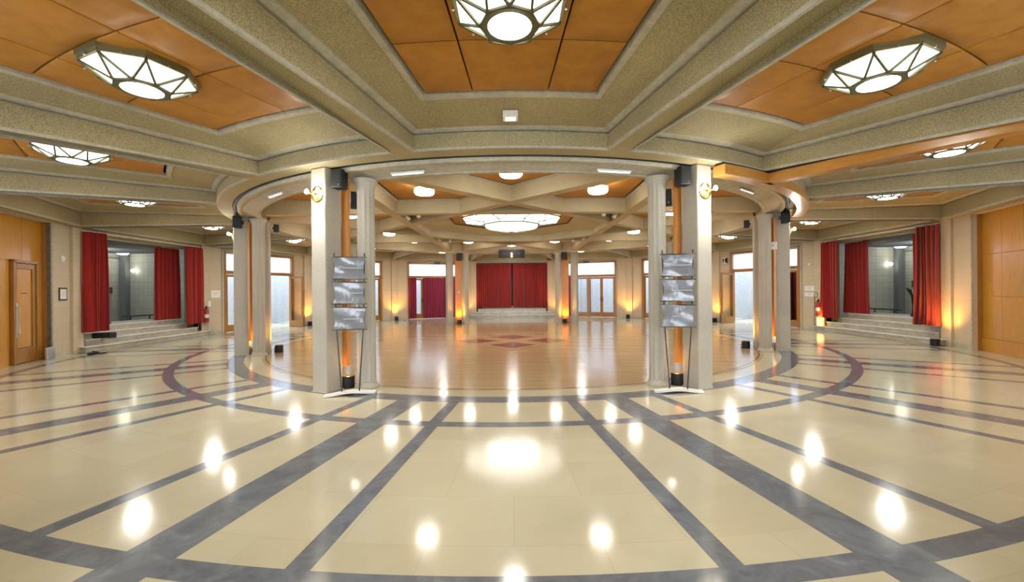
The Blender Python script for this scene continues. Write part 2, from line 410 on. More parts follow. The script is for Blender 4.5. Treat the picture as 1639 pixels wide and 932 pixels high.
for nm, poly, dd, mt in (('kite_wood_panel', kite, .19, M_CEILW), ('outer_wood_panel', outer, .19, M_CEILW)):
    pl = inset(poly, dd)
    mb = MB(); mb.prism([(p.x, p.y) for p in pl], ZO - .01, ZO + .03)
    p0 = mb.build(nm, mt, ceil)
    for k in range(1, 8):
        c = p0.copy(); COL.objects.link(c); c.rotation_euler = (0, 0, radians(45 * k))
# sloped octagon coffer under the chandelier
oc = lambda r, z: [lp(r, 22.5 + 45 * i, z) for i in range(8)]
hwv = hw / cos(radians(22.5)); R0 = ro - hwv
mb = MB(); mb.loops([oc(R0 + .002, ZG - .02), oc(R0 - .05, ZG - .02), oc(R0 - .06, ZG + .02)]); mb.build('octagon_moulding', M_SMOOTH, ceil)
mb = MB(); mb.loops([oc(R0 - .05, ZG + .01), oc(2.16, ZO)]); mb.build('octagon_slope', M_STAR, ceil)
mb = MB(); mb.loops([oc(2.17, ZO - .005), oc(2.13, ZO - .01), oc(2.11, ZO + .05)]); mb.build('octagon_edge', M_IRON, ceil)
mb = MB(); mb.prism([tuple(p[:2]) for p in oc(2.14, 0)], ZO + .02, ZO + .05); mb.build('octagon_wood_panel', M_CEILW, ceil)
mb = MB(); mb.lathe([(0, 4.28), (12.6, 4.28), (12.6, 4.42), (0, 4.42)], 48); mb.build('roof_slab', M_DARKC, ceil)
# ------------------------------------------------------------------ walls
def bay(a): return (pol(W, a), radians(a))
LATV = W * tan(radians(A0))
def wall_seg(name, a, x0, x1, z0, z1, mat=M_STONE, dy=0., th=.22):
    p, rz = bay(a); o = MB().box(x0, x1, -th + dy, dy, z0, z1).build(name, mat); place(o, p, rz); return struct(o)
SIDE = {-7: 'far_left', 7: 'far_right', -6: 'far_left', 6: 'far_right', -5: 'left', 5: 'right', -3: 'left', 3: 'right', -4: 'left', 4: 'right', -2: 'near_left', 2: 'near_right', -1: 'near_left', 1: 'near_right', 8: 'far', 0: 'near'}
OPEN = 1.65
for k in list(range(-7, 9)):
    a = 22.5 * k; nm = 'wall_' + SIDE[k]
    if k == 0: continue
    op = {3: 1.40, 4: 2.12, 8: 2.12}.get(abs(k), OPEN); zt = {3: 3.42}.get(abs(k), 3.36)
    wall_seg(nm, a, -LATV, -op, 0, 3.6); wall_seg(nm, a, op, LATV, 0, 3.6); wall_seg(nm, a, -op, op, zt, 3.6)
    # slim upright ribs on the stone margins
    if op < 2:
        p, rz = bay(a); mb = MB()
        for s in (-1, 1): mb.box(s * (op + .02) - .03, s * (op + .02) + .03, 0, .03, 0, zt + .03)
        mb.box(-op, op, 0, .03, zt, zt + .06)
        struct(place(mb.build('trim_reveal', M_SMOOTH), p, rz))
# pilasters on the corners of the room
for k in range(16):
    a = 22.5 * k + A0
    if min(abs(((a + 180) % 360) - 180), 999) < 12: continue
    aa = ((a + 180) % 360) - 180
    if abs(aa) < 40: continue
    mb = MB(); mb.box(-.17, .17, -.25, .10, 0, 3.6, .01); mb.box(-.19, .19, -.2, .12, 0, .12, .005)
    struct(place(mb.build('trim_pilaster', M_STONE), pol(W / cos(radians(A0)), aa), radians(aa)))
# plinths
for k in list(range(-7, 9)):
    if abs(k) == 0: continue
    op = {3: 1.40, 4: 2.12, 8: 2.12}.get(abs(k), OPEN) + .06
    p, rz = bay(22.5 * k); mb = MB()
    for s in (-1, 1):
        lo, hi = sorted((s * op, s * (LATV - .2))); 
        if hi > lo: mb.box(lo, hi, 0, .02, 0, .11)
    struct(place(mb.build('baseboard_' + SIDE[k], M_SMOOTH), p, rz))
# the hall the camera stands in, its unseen back left open to add daylight
mb = MB(); mb.box(-2.6, -2.4, -4, 1.75, 0, 4.3); mb.box(2.4, 2.6, -4, 1.75, 0, 4.3); mb.box(-2.6, 2.6, -4.2, -4, 3.3, 4.3)
struct(mb.build('wall_entrance', M_STONE))
def portal(loc, rz, w, h):
    l = bpy.data.lights.new('daylight_portal', 'AREA'); l.shape = 'RECTANGLE'; l.size = w; l.size_y = h; l.cycles.is_portal = True
    o = bpy.data.objects.new('daylight_portal', l); COL.objects.link(o); o.location = loc; o.rotation_euler = (pi / 2, 0, rz)
# daylight through the openings, the unseen camera-side ones added for fill
portal((0, -4.1, 1.65), pi, 4.8, 3.3)
for k in (-2, -1, 1, 2): portal(tuple(pol(12.3, 22.5 * k, 1.7)), radians(22.5 * k) + pi, 3.3, 3.3)
for k in (-7, -6, -5, 5, 6, 7): portal(tuple(pol(12.3, 22.5 * k, 1.7)), radians(22.5 * k) + pi, 3.3, 3.3)
struct(MB().box(-2.6, 2.6, -4.2, 1.76, 4.2, 4.35).build('ceiling_entrance', M_CONC))
# bright light wells behind the glass doors, open to the sky
for k in (-7, -6, -5, 5, 6, 7):
    a = 22.5 * k; p, rz = bay(a)
    Wo = 15.2; lt = Wo * tan(radians(A0)) + .1
    mb = MB(); n = 60
    pts = [(-lt + 2 * lt * i / n, -(Wo - W) + .02 * sin(i * 1.9)) for i in range(n + 1)]
    mb.loops([[Vector((x, y, 0)) for x, y in pts], [Vector((x, y, 4.3)) for x, y in pts]], close=False)
    struct(place(mb.build('wall_light_well', M_SHEER, smooth=True), p, rz))
for s in (-1, 1):                                       # close the wells' ends
    for a in (101.25, 168.75):
        mb = MB(); mb.box(-.1, .1, -3.6, -.25, 0, 4.3); struct(place(mb.build('wall_well_end', M_SHEER), pol(W / cos(radians(A0)), s * a), radians(s * a)))
# ------------------------------------------------------------------ wood walls (67.5)
for s in (-1, 1):
    a = 67.5 * s; p, rz = bay(a)
    o = empty('wall_wood_' + ('left' if s < 0 else 'right'), p, rz); struct(o)
    mb = MB(); mb.box(-1.45, 1.45, -.28, -.20, 0, 3.5)
    mb.build('backing', M_WALLW, o)
    mb = MB()
    hole = (-1.12, -.34)                                  # the door on the left wall
    xs = [-1.385, -.70, 0, .70, 1.385]; zs = [.34, 1.37, 2.40, 3.42]
    for i in range(4):
        for j in range(3):
            if s < 0 and xs[i + 1] <= 0.01 and j < 2: continue
            mb.box(xs[i] + .003, xs[i + 1] - .003, -.20, -.17, zs[j] + .003, zs[j + 1] - .003, .004)
    mb.box(-1.385 if s > 0 else -.2, 1.385, -.20, -.15, 0, .335, .004)
    if s < 0: mb.box(-1.385, -1.17, -.20, -.165, 0, 2.4, .004); mb.box(-.28, -.003, -.20, -.17, 0, 2.4, .004)
    mb.build('veneer_sheet', M_WALLW, o)
    mb = MB()
    for q in (-1, 1): mb.box(q * 1.40 - .03, q * 1.40 + .03, -.22, -.08, 0, 3.42)
    mb.build('jamb', M_FRAME, o)
    mb = MB()
    for q in (-1, 1): mb.box(q * 1.43 - .035, q * 1.43 + .035, -.1, .015, 0, 3.45)
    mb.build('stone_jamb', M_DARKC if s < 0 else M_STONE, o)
p, rz = bay(-67.5)
dr = empty('door_1', p, rz); struct(dr)
mb = MB(); x0, x1 = -1.16, -.30
for (u0, u1, w0, w1) in ((x0, x0 + .07, 0, 2.42), (x1 - .07, x1, 0, 2.42), (x0, x1, 2.35, 2.42)): mb.box(u0, u1, -.20, -.10, w0, w1, .006)
mb.build('door_frame', M_FRAME, dr)
mb = MB()
mb.box(x0 + .08, x0 + .17, -.19, -.13, .02, 2.34, .004); mb.box(x1 - .17, x1 - .08, -.19, -.13, .02, 2.34, .004); mb.box(x0 + .17, x1 - .17, -.19, -.13, .02, .36, .004); mb.box(x0 + .17, x1 - .17, -.19, -.13, 2.22, 2.34, .004)
leaf = mb.build('door_leaf', M_FRAME, dr)
MB().box(x0 + .18, x1 - .18, -.175, -.155, .37, 2.21, .003).build('door_panel', M_WALLW, leaf)
mb = MB(); mb.box(x1 - .155, x1 - .10, -.13, -.115, .62, 1.42, .004); mb.tube([(x1 - .125, -.115, .72), (x1 - .125, -.07, .72), (x1 - .125, -.07, 1.32), (x1 - .125, -.115, 1.32)], .012); mb.build('steel_pull_handle', M_CHROME, leaf)
mb = MB(); mb.box(-.84, -.62, -.153, -.150, 1.64, 1.655); mb.build('door_lettering', M_IRON, leaf)
tag(place(MB().box(-.16, .16, 0, .05, 0, .30, .008).build('junction_box', M_CHROME), p + Matrix.Rotation(rz, 3, 'Z') @ Vector((-1.25, .02, 0.002)), rz), 'small pale metal box at the floor beside the wooden door', 'box')
# ------------------------------------------------------------------ glazed door bays
def curtain_mesh(x0, x1, z0, z1, folds, amp=.06, y=0., taper=0., jit=.3, th=.012):
    n = max(24, folds * 8); mb = MB(); ph = [random.uniform(-jit, jit) for _ in range(folds + 2)]
    def line(f, z, off=0):
        out = []
        for i in range(n + 1):
            t = i / n; q = t * folds; j = int(q)
            s = sin(2 * pi * q + ph[min(j, folds)] * (1.4 + f)); s = s * (1 + .35 * sin(1.7 * j + ph[j] * 9))
            xx = x0 + (x1 - x0) * t
            xc = (x0 + x1) / 2; xx = xc + (xx - xc) * (1 + taper * (f - .5))
            out.append(Vector((xx + .25 * amp * cos(4 * pi * q), y + off + amp * (0.65 + .35 * f) * s + .25 * amp * sin(.7 * q + 3 * f), z)))
        return out
    rows = []
    for r in range(7):
        f = r / 6; rows.append((1 - f, z0 + (z1 - z0) * f))
    fr = [line(f, z) for f, z in rows]; bk = [line(f, z, -th) for f, z in rows]
    mb.loops(fr, close=False); mb.loops(bk[::-1], close=False)
    for side in (0, -1):
        for i in range(6): mb.quad([fr[i][side], fr[i + 1][side], bk[i + 1][side], bk[i][side]])
    mb.loops([fr[0], bk[0]], close=False); mb.loops([fr[-1], bk[-1]], close=False)
    bmesh.ops.remove_doubles(mb.bm, verts=mb.bm.verts[:], dist=1e-5); bmesh.ops.recalc_face_normals(mb.bm, faces=mb.bm.faces[:])
    return mb
def glazed_leaf(parent, x0, x1, y, ang=0., hinge=0, name='door_leaf', z1=2.38):
    """a leaf with a wooden rim and one pane, swung by ang about its hinge edge"""
    w = x1 - x0; mb = MB(); st = .085
    mb.box(0, st, -.025, .025, .02, z1, .004); mb.box(w - st, w, -.025, .025, .02, z1, .004); mb.box(st, w - st, -.025, .025, .02, .30, .004); mb.box(st, w - st, -.025, .025, z1 - .10, z1, .004)
    T = Matrix.Translation((x0, y, 0)) if hinge == 0 else Matrix.Translation((x1, y, 0)) @ Matrix.Rotation(radians(ang), 4, 'Z') @ Matrix.Translation((-w, 0, 0))
    if hinge == 0: T = T @ Matrix.Rotation(radians(ang), 4, 'Z')
    lf = mb.build(name, M_FRAME, parent, T=T)
    MB().box(st, w - st, -.005, .005, .30, z1 - .10).build('glass_pane', M_GLASS, lf, T=T)
    mb = MB(); hx = w - .045 if hinge == 0 else .045; mb.box(hx - .02, hx + .02, .025, .035, .95, 1.2); mb.tube([(hx, .03, 1.05), (hx, .08, 1.05), (hx + (-.1 if hinge == 0 else .1), .08, 1.05)], .01)
    mb.build('door_handle', M_IRON, lf, T=T)
nd = 2
def door_bay(k, leaves, mull=()):
    global nd
    p, rz = bay(22.5 * k); o = empty('door_%d' % nd, p, rz); nd += 1; struct(o)
    mb = MB(); t = .13; y0, y1 = -.16, .02
    for s in (-1, 1): mb.box(s * (OPEN - t / 2) - t / 2, s * (OPEN - t / 2) + t / 2, y0, y1, 0, 3.36, .006)
    mb.box(-OPEN, OPEN, y0, y1, 3.24, 3.36, .006); mb.box(-OPEN + t, OPEN - t, y0, y1 - .02, 2.40, 2.54, .006)
    for x in mull: mb.box(x - .05, x + .05, y0 + .02, y1 - .03, 0, 2.4, .004)
    mb.build('door_frame', M_FRAME, o)
    MB().box(-OPEN + t, OPEN - t, -.09, -.08, 2.54, 3.24).build('transom_pane', M_FROST, o)
    for (x0, x1, ang, h) in leaves: glazed_leaf(o, x0, x1, -.07, ang, h)
    return o
I = OPEN - .13
for k in (-2, -1, 1, 2): door_bay(k, [(-I, -I + .76, 0, 0), (-I + .76, 0, 0, 1), (0, .76, 0, 0), (.76, I, 0, 1)])  # unseen glazed bays added on the camera side to let in fill daylight
door_bay(-5, [(I - .75, I, 0, 1), (-I, -I + .85, 88, 0)], (I - .8,))
door_bay(5, [(I - .85, I, -88, 1), (-I, -I + .7, 0, 0)], (-I + .75,))
door_bay(-6, [(-I, -I + .76, 0, 0), (-I + .76, 0, 0, 1), (0, .76, 0, 0), (.76, I, 0, 1)])
door_bay(6, [(-I, -I + .76, 0, 0), (-I + .76, 0, 0, 1), (0, .76, 0, 0), (.76, I, 0, 1)])
door_bay(-7, [(-I, -I + .76, 0, 0), (-I + .76, 0, 0, 1), (0, .76, 0, 0), (.76, I, 0, 1)])
door_bay(7, [(-I, -I + .76, 0, 0), (-I + .76, -.04, 0, 1), (.04, .76, 0, 0), (.76, I, 0, 1)], (0,))
def bay_curtain(k, x0, x1, z0, z1, folds, y, mat, label, name='curtain', amp=.05, taper=0., group=None):
    p, rz = bay(22.5 * k); o = curtain_mesh(x0, x1, z0, z1, folds, amp, 0, taper).build(name, mat, smooth=True)
    place(o, p + Matrix.Rotation(rz, 3, 'Z') @ Vector((0, y, 0)), rz); return tag(o, label, 'curtain', group)
g = 'crimson curtains across the glass doors'
bay_curtain(-7, 1.12, 1.56, .04, 2.42, 4, .09, M_CRIM, 'narrow crimson curtain left of the bright gap in the far doorway', group=g)
bay_curtain(-7, -1.5, .72, .04, 2.42, 14, .09, M_CRIM, 'wide crimson curtain right of the bright gap in the far doorway', group=g)
bay_curtain(7, .95, 1.56, .04, 2.42, 5, .09, M_CRIM, 'short crimson curtain covering the inner edge of the bright glazed doors', group=g, taper=.1)
bay_curtain(5, -1.35, -.72, .04, 2.38, 5, -.36, M_CRIM, 'crimson curtain behind the doorway beside the fire extinguisher on its stand', group=g)
# ------------------------------------------------------------------ stages
def stage(k):
    p, rz = bay(22.5 * k); nm = {-4: 'left', 4: 'right', 8: 'far'}[k]
    o = empty('stage_steps', p, rz)
    tag(o, {'left': 'pale marble steps rising to the curtained opening beside the wooden door', 'right': 'pale marble steps under the curtained opening beside the glowing amber lamp', 'far': 'pale marble steps below the closed red curtains at the far end'}[nm], 'steps', 'marble steps of the curtained openings')
    hw_ = [2.36, 2.08, 1.95, 1.80] if k != 8 else [2.52, 2.28, 2.08, 1.90]; st0 = .28 if k != 8 else .80
    for i in range(4):
        z0, z1 = .165 * i, .165 * (i + 1); y1 = st0 - .30 * i
        mb = MB(); mb.box(-hw_[i], hw_[i], .003 if i == 0 and k != 8 else .07 if hw_[i] > 2.12 else y1 - .34 if i < 3 else -1.9, y1, z0 + (.001 if i else .006), z1 - .03); mb.build('step_riser', M_STEP_SHADED, o)
        mb = MB(); mb.box(-hw_[i] - .02, hw_[i] + .02, .003 if i == 0 and k != 8 else .07 if hw_[i] > 2.12 else y1 - .34 if i < 3 else -1.9, y1 + .025, z1 - .03, z1, .006); mb.build('step_tread', M_TREAD_LIT, o)
    # header and side reveals of the opening
    mb = MB()
    for s in (-1, 1): mb.box(s * 2.18 - .06, s * 2.18 + .06, -.55, .0, .0, 3.36, .01)
    mb.box(-2.2, 2.2, -.55, -.22, 3.30, 3.42)
    struct(place(mb.build('trim_stage_opening', M_CONC), p, rz))
    mb = MB(); mb.box(-2.25, 2.25, .01, .03, 3.37, 3.40)
    t = mb.build('curtain_rail', M_WHITE); place(t, p, rz)
    tag(t, {'left': 'pale curtain rail along the head of the opening beside the wooden door', 'right': 'pale curtain rail over the opening nearest the amber wall', 'far': 'pale curtain rail over the closed red curtains'}[nm], 'rail')
    # the hall behind
    B = -3.6; y0 = -.58
    xs_ = lambda y: 2.24 + .199 * -y
    mb = MB(); mb.box(-xs_(B), xs_(B), B - .15, B, -1, 3.9)
    for q in (-1, 1): mb.prism([(q * xs_(y0), y0), (q * xs_(B), B), (q * (xs_(B) + .10), B), (q * (xs_(y0) + .10), y0)], -1, 3.9)
    struct(place(mb.build('wall_hall_' + nm, M_TILE), p, rz))
    struct(place(MB().box(-3.1, 3.1, B - .15, -.24, 3.62, 3.8).build('ceiling_hall_' + nm, M_GREYP), p, rz))
    struct(place(MB().box(-2.9, 2.9, B, -1.9, .0, .06).build('floor_hall_' + nm, M_STEP_SHADED), p, rz))
    return p, rz
def on(k, x, y, z=0.):
    p, rz = bay(22.5 * k); v = p + Matrix.Rotation(rz, 3, 'Z') @ Vector((x, y, z)); return v
stage(-4); stage(4); stage(8)
g = 'red velvet curtains of the raised openings'
# left opening: u+ is toward the camera
bay_curtain(-4, 1.70, 2.27, .55, 3.36, 6, .13, M_RED, 'tall red curtain nearest the wooden door, hanging over the step ends', group=g, amp=.13, taper=.05)
bay_curtain(-4, -2.21, -1.46, .48, 3.34, 6, .09, M_RED, 'red curtain gathered beside the fire extinguisher on its steel stand', group=g, amp=.085)
bay_curtain(-4, -2.02, -.98, .67, 3.28, 6, -.66, M_RED, 'inner red curtain behind the left opening, hanging to the landing', group=g, amp=.07, taper=.1)
bay_curtain(-4, 1.60, 2.02, .67, 3.28, 3, -.66, M_RED, 'inner red curtain mostly hidden behind the curtain nearest the wooden door', group=g, amp=.06)
bay_curtain(4, -2.27, -1.56, .52, 3.36, 6, .13, M_RED, 'tall red curtain above the amber lamp by the veneered wall', group=g, amp=.13, taper=.05)
bay_curtain(4, 1.40, 2.21, .48, 3.34, 6, .09, M_RED, 'red curtain gathered beside the extinguisher on its amber lit stand', group=g, amp=.06)
bay_curtain(4, .95, 2.02, .67, 3.28, 6, -.66, M_RED, 'inner red curtain with a dark fold behind the right opening', group=g, amp=.07, taper=.1)
bay_curtain(4, -1.98, -.66, .67, 3.28, 5, -.66, M_RED, 'inner red curtain beside the steel drum on the right landing', group=g, amp=.06)
bay_curtain(8, .03, 2.20, .56, 3.28, 16, .05, M_RED, 'closed red curtain at the far end, covering its half nearest the doorway with crimson curtains', group=g, amp=.055)
bay_curtain(8, -2.20, -.08, .56, 3.28, 16, .05, M_RED, 'closed red curtain at the far end, covering its half nearest the bright glazed doors', group=g, amp=.055)
# furniture of the two side halls
def hall_kit(k):
    s = -1 if k < 0 else 1; p, rz = bay(22.5 * k); where = 'left' if s < 0 else 'right'
    # curved grey bulkhead
    mb = MB(); mb.lathe([(0, 3.14), (1.25, 3.14), (1.33, 3.22), (1.33, 3.62)], 40)
    struct(place(mb.build('trim_hall_bulkhead', M_GREYP, smooth=True), on(k, s * .75, -2.0), rz))
    mb = MB(); mb.box(-.13, .13, -.12, .13, .0, 3.62); struct(place(mb.build('trim_hall_pillar', M_GREYP), on(k, s * 2.82, -3.46), rz))
    mb = MB(); mb.box(-2.8, 2.8, 0, .04, 3.02, 3.07); struct(place(mb.build('trim_hall_cornice', M_GREYP), on(k, 0, -3.59), rz))
    o = empty('hall_ceiling_lamp', on(k, s * 2.30, -3.05, 3.26), rz); tag(o, 'round opal lamp hanging in the stair hall behind the opening by the %s' % ('wooden door' if s < 0 else 'amber wall'), 'lamp', 'stair hall lamps')
    mb = MB(); mb.lathe([(0, -.13), (.13, -.12), (.18, -.08), (.19, -.02), (.17, 0)], 24); mb.build('opal_shade', M_HALL, o, True)
    MB().lathe([(0, 0), (.19, 0), (.19, .02), (.03, .03), (.03, .36), (0, .36)], 24).build('lamp_base', M_WHITE, o)
    light('hall_fill_light', 'POINT', (-s * 2.2, 1.0, -.55), 22, (.90, .96, 1.), o, shadow_soft_size=.2)  # added fill in mid hall, well away from the lamp shade
    o = empty('hall_wall_lamp', on(k, s * 2.72, -3.05, 2.54), rz + (pi / 2) * s); tag(o, 'small bright bulb lamp on the block wall behind the opening by the %s' % ('wooden door' if s < 0 else 'amber wall'), 'lamp', 'stair hall bulbs')
    mb = MB(); mb.lathe([(0, -.07), (.055, -.045), (.07, 0), (.055, .045), (0, .07)], 16); mb.build('bulb', M_HALL, o, True)
    mb = MB(); mb.box(-.02, .02, -.01, .01, -.03, .03); mb.tube([(0, 0, 0), (0, -.12, 0)], .015); mb.build('lamp_arm', M_IRON, o)
    mb = MB(); mb.tube([(s * 2.35, -1.0, 1.10), (s * 2.45, -1.6, .86), (s * 2.2, -1.86, .80), (s * 1.0, -1.86, .80)], .022); mb.tube([(s * 2.1, -1.86, .662), (s * 2.1, -1.86, .80)], .02); mb.tube([(s * 1.3, -1.86, .662), (s * 1.3, -1.86, .80)], .02)
    tag(place(mb.build('stair_handrail', M_IRON), p, rz), 'dark iron handrail at the stair head behind the opening by the %s' % ('wooden door' if s < 0 else 'amber wall'), 'handrail')
    tag(place(MB().box(-.24, .24, 0, .04, -.13, .13, .01).build('hall_sign', M_STRUT), on(k, s * 2.15, -3.59, 1.75), rz), 'dark blank sign on the block wall behind the opening by the %s' % ('wooden door' if s < 0 else 'amber wall'), 'sign')
hall_kit(-4); hall_kit(4)
o = MB().box(-.15, .15, -.05, .05, 0, .98, .01).build('grey_lectern', M_GREY); tag(place(o, on(-4, .80, -.72, .665), radians(-90)), 'slim blue grey standing board on the left landing', 'board')
o = empty('floor_polisher', on(4, -.42, -1.25, .665), radians(90)); tag(o, 'steel drum machine with black hose on the right landing', 'machine')
MB().lathe([(0, 0), (.2, 0), (.22, .05), (.22, .42), (.17, .55), (0, .6)], 28).build('steel_drum', M_CHROME, o, True)
mb = MB(); mb.tube([(.1, .1, .5), (.2, .25, .75), (.15, .4, .9), (.0, .45, .85), (-.05, .42, .6), (-.04, .42, .0)], .03); mb.build('black_hose', M_BLACK, o, True)
MB().box(-.24, .24, -.24, .24, .0, .08, .03).build('wheel_base', M_BLACK, o)
o = empty('step_speaker', on(-4, 1.62, .06, .335), radians(-90)); tag(o, 'black box on the marble step under the curtain nearest the wooden door', 'box')
MB().box(-.11, .11, -.26, .26, 0, .15, .012).build('cabinet', M_BLACK, o); MB().box(.105, .115, -.22, .22, .02, .13).build('grille', M_IRON, o)
mb = MB(); mb.tube([(0, 0, .02), (.15, .1, .02), (.3, .02, .02), (.38, -.15, .02), (.25, -.25, .02), (.05, -.18, .02), (-.05, -.3, .02), (-.1, -.5, .02)], .018)
tag(place(mb.build('coiled_cable', M_BLACK, smooth=True), on(-4, 2.35, .85, 0), radians(-90)), 'loose black cable on the floor by the lowest step', 'cable')
# ------------------------------------------------------------------ columns
def fluted_profile(r, fl, n=12, m=5):
    pts = []
    for i in range(n):
        for j in range(m):
            t = j / m; a = 2 * pi * (i + t) / n; pts.append((a, r - fl * sin(pi * t)))
    return pts
def fluted_column():
    b = MB(); L = []
    for z, sc, fl in ((.10, 1., .016), (3.22, .97, .016), (3.34, 1.02, .010), (3.42, 1.16, .004), (3.485, 1.38, .0)):
        L.append([Vector((q * sc * cos(a), q * sc * sin(a), z)) for a, q in fluted_profile(.148, fl)])
    b.loops(L); return b
def square_column(w, dth, z1=3.6, bev=.018):
    b = MB(); b.box(-w / 2, w / 2, -dth / 2, dth / 2, 0, z1, bev); return b
SQ = {22.5: (23.4, 7.61), 67.5: (66.4, 7.60), 112.5: (113.6, 7.60), 157.5: (155.8, 7.60)}
FL = {22.5: (19.9, 7.20), 67.5: (64.2, 7.20), 112.5: (115.8, 7.20), 157.5: (161.5, 7.20)}
where = {22.5: 'near', 67.5: 'middle', 112.5: 'rear', 157.5: 'far'}
sqp = flp = None
desc_sq = {(-22.5): 'bare square concrete column carrying the round brass sconce, behind the display stand nearest the wooden door side',
           22.5: 'bare square concrete column carrying the glaring sconce, beside the display stand',
           -67.5: 'square concrete column in front of the glazed doors on the extinguisher wall side',
           67.5: 'square concrete column below the wooden curtain track, with a white sign fixed beside it',
           -112.5: 'square concrete column of the rear pair hidden behind the nearest sconce column', 112.5: 'square concrete column of the rear pair behind the glaring sconce column',
           -157.5: 'far square concrete column in front of the crimson curtained doorway', 157.5: 'far square concrete column in front of the bright glazed doors'}
desc_fl = {(-22.5): 'fluted grey column right of the display stand with reflections in its lowest vinyl sheet', 22.5: 'fluted grey column just left of the display stand, near the glaring sconce',
           -67.5: 'fluted column in the middle pair on the side of the wooden door', 67.5: 'fluted column in the middle pair on the side with the wooden curtain track',
           -112.5: 'fluted column of the rear pair behind the brass sconce column', 112.5: 'fluted column of the rear pair behind the column with the glaring sconce',
           -157.5: 'far fluted column beside the closed red curtains, doorway with crimson curtains behind', 157.5: 'far fluted column beside the closed red curtains, bright glazed doors behind'}
for q in (22.5, 67.5, 112.5, 157.5):
    for s in (-1, 1):
        a, r = SQ[q]; a *= s
        if sqp is None:
            o = empty('square_column', pol(r, a), radians(a)); b1 = square_column(.31, .33, 3.595).build('shaft', M_COLC, o)
            mb = MB(); mb.box(-.165, .165, -.175, .175, 0, .02, .004); mb.build('base', M_SMOOTH, o); sqp = o
        else: o = copy_tree(sqp, pol(r, a), radians(a))
        tag(o, desc_sq[q * s], 'column', 'square concrete columns of the ring')
        a, r = FL[q]; a *= s
        if flp is None:
            o = empty('fluted_column', pol(r, a), radians(a)); fluted_column().build('fluted_shaft', M_COLC, o, True)
            MB().lathe([(0, 0), (.19, 0), (.19, .03), (.165, .06), (.16, .10), (0, .10)], 40).build('base', M_SMOOTH, o, True); flp = o
        else: o = copy_tree(flp, pol(r, a), radians(a))
        tag(o, desc_fl[q * s], 'column', 'fluted columns of the ring')
# slim square posts standing behind the middle pairs
for s in (-1, 1):
    a = 67.6 * s; o = square_column(.26, .22, 3.5).build('slim_post', M_COLC)
    tag(place(o, pol(7.10, a), radians(a)), 'slim post lit orange behind the middle fluted column, %s side' % ('brass sconce' if s < 0 else 'wooden track'), 'post')
# amber boards clamped to the inner side of the square columns
BO = {22.5: (22.15, 7.36), 67.5: (65.35, 7.40), 112.5: (114.2, 7.40), 157.5: (158.7, 7.30)}
for q in (22.5, 67.5, 157.5):
    for s in (-1, 1):
        a, r = BO[q]; w = .17 if q < 150 else .34; z0 = .38 if q < 150 else .06
        mb = MB(); mb.box(-w / 2, w / 2, -.03, .03, z0, 3.42, .004)
        o = mb.build('amber_board', M_PANW); place(o, pol(r, a * s), radians(a * s + (0 if q > 150 else 18 * s if q < 30 else 20 * s)))
        tag(o, {22.5: 'narrow amber board behind the near square column, %s', 67.5: 'narrow amber board between the middle columns, %s', 112.5: 'amber board at the rear columns, %s', 157.5: 'tall amber board between the far columns, %s'}[q] %
            ('on the wooden door side' if s < 0 else 'on the side of the wooden track'), 'board', 'amber boards at the columns')
# ------------------------------------------------------------------ lamps in the coffers
def oct_light():
    o = empty('octagonal_ceiling_light'); R, r2, h = .47, .235, .145
    P = lambda r, i, z: Vector((r * cos(radians(22.5 + 45 * i)), r * sin(radians(22.5 + 45 * i)), z))
    mb = MB(); mb.prism([tuple(P(R + .03, i, 0)[:2]) for i in range(8)], .018, .075); mb.build('back_plate', M_BRONZE, o)
    mb = MB()
    for i in range(8): mb.bar(P(R, i, .004), P(R, i + 1, .004), .028, .03)
    mb.build('outer_rim', M_BRONZE, o)
    Q = lambda r, i, z: Vector((r * cos(radians(45 * i)), r * sin(radians(45 * i)), z))
    mb = MB()
    for i in range(8):
        a, b_ = P(R - .01, i, -.008), Q(r2, i + 1, -h); a2 = P(R - .01, i + 1, -.008); b0 = Q(r2, i, -h)
        mb.quad([a, a2, b_]); mb.quad([b0, a, b_])
    bmesh.ops.remove_doubles(mb.bm, verts=mb.bm.verts[:], dist=1e-5); bmesh.ops.recalc_face_normals(mb.bm, faces=mb.bm.faces[:]); mb.build('glass_panes', M_GL, o)
    mb = MB()
    for i in range(8):
        mb.bar(P(R, i, -.018), Q(r2 + .008, i, -h - .010), .020, .02); mb.bar(P(R, i, -.018), Q(r2 + .008, i + 1, -h - .010), .020, .02)
    for i in range(8): mb.bar(Q(r2, i, -h - .006), Q(r2, i + 1, -h - .006), .03, .02)
    mb.lathe([(.178, -h - .004), (.178, -h - .018), (r2 - .01, -h - .018), (r2 - .01, -h - .004)], 32); mb.build('strut_frame', M_STRUT, o)
    mb = MB(); mb.lathe([(0, -h - .03), (.10, -h - .025), (.178, -h - .008)], 32); mb.build('round_lens', M_LENS, o, True)
    for i in range(8):
        c = (P(R + .03, i, 0) + P(R + .03, i + 1, 0)) / 2; MB().lathe([(0, -.03), (.010, -.02), (.008, 0)], 10, Matrix.Translation(c)).build('fixing_knob', M_CHROME, o)
    return o
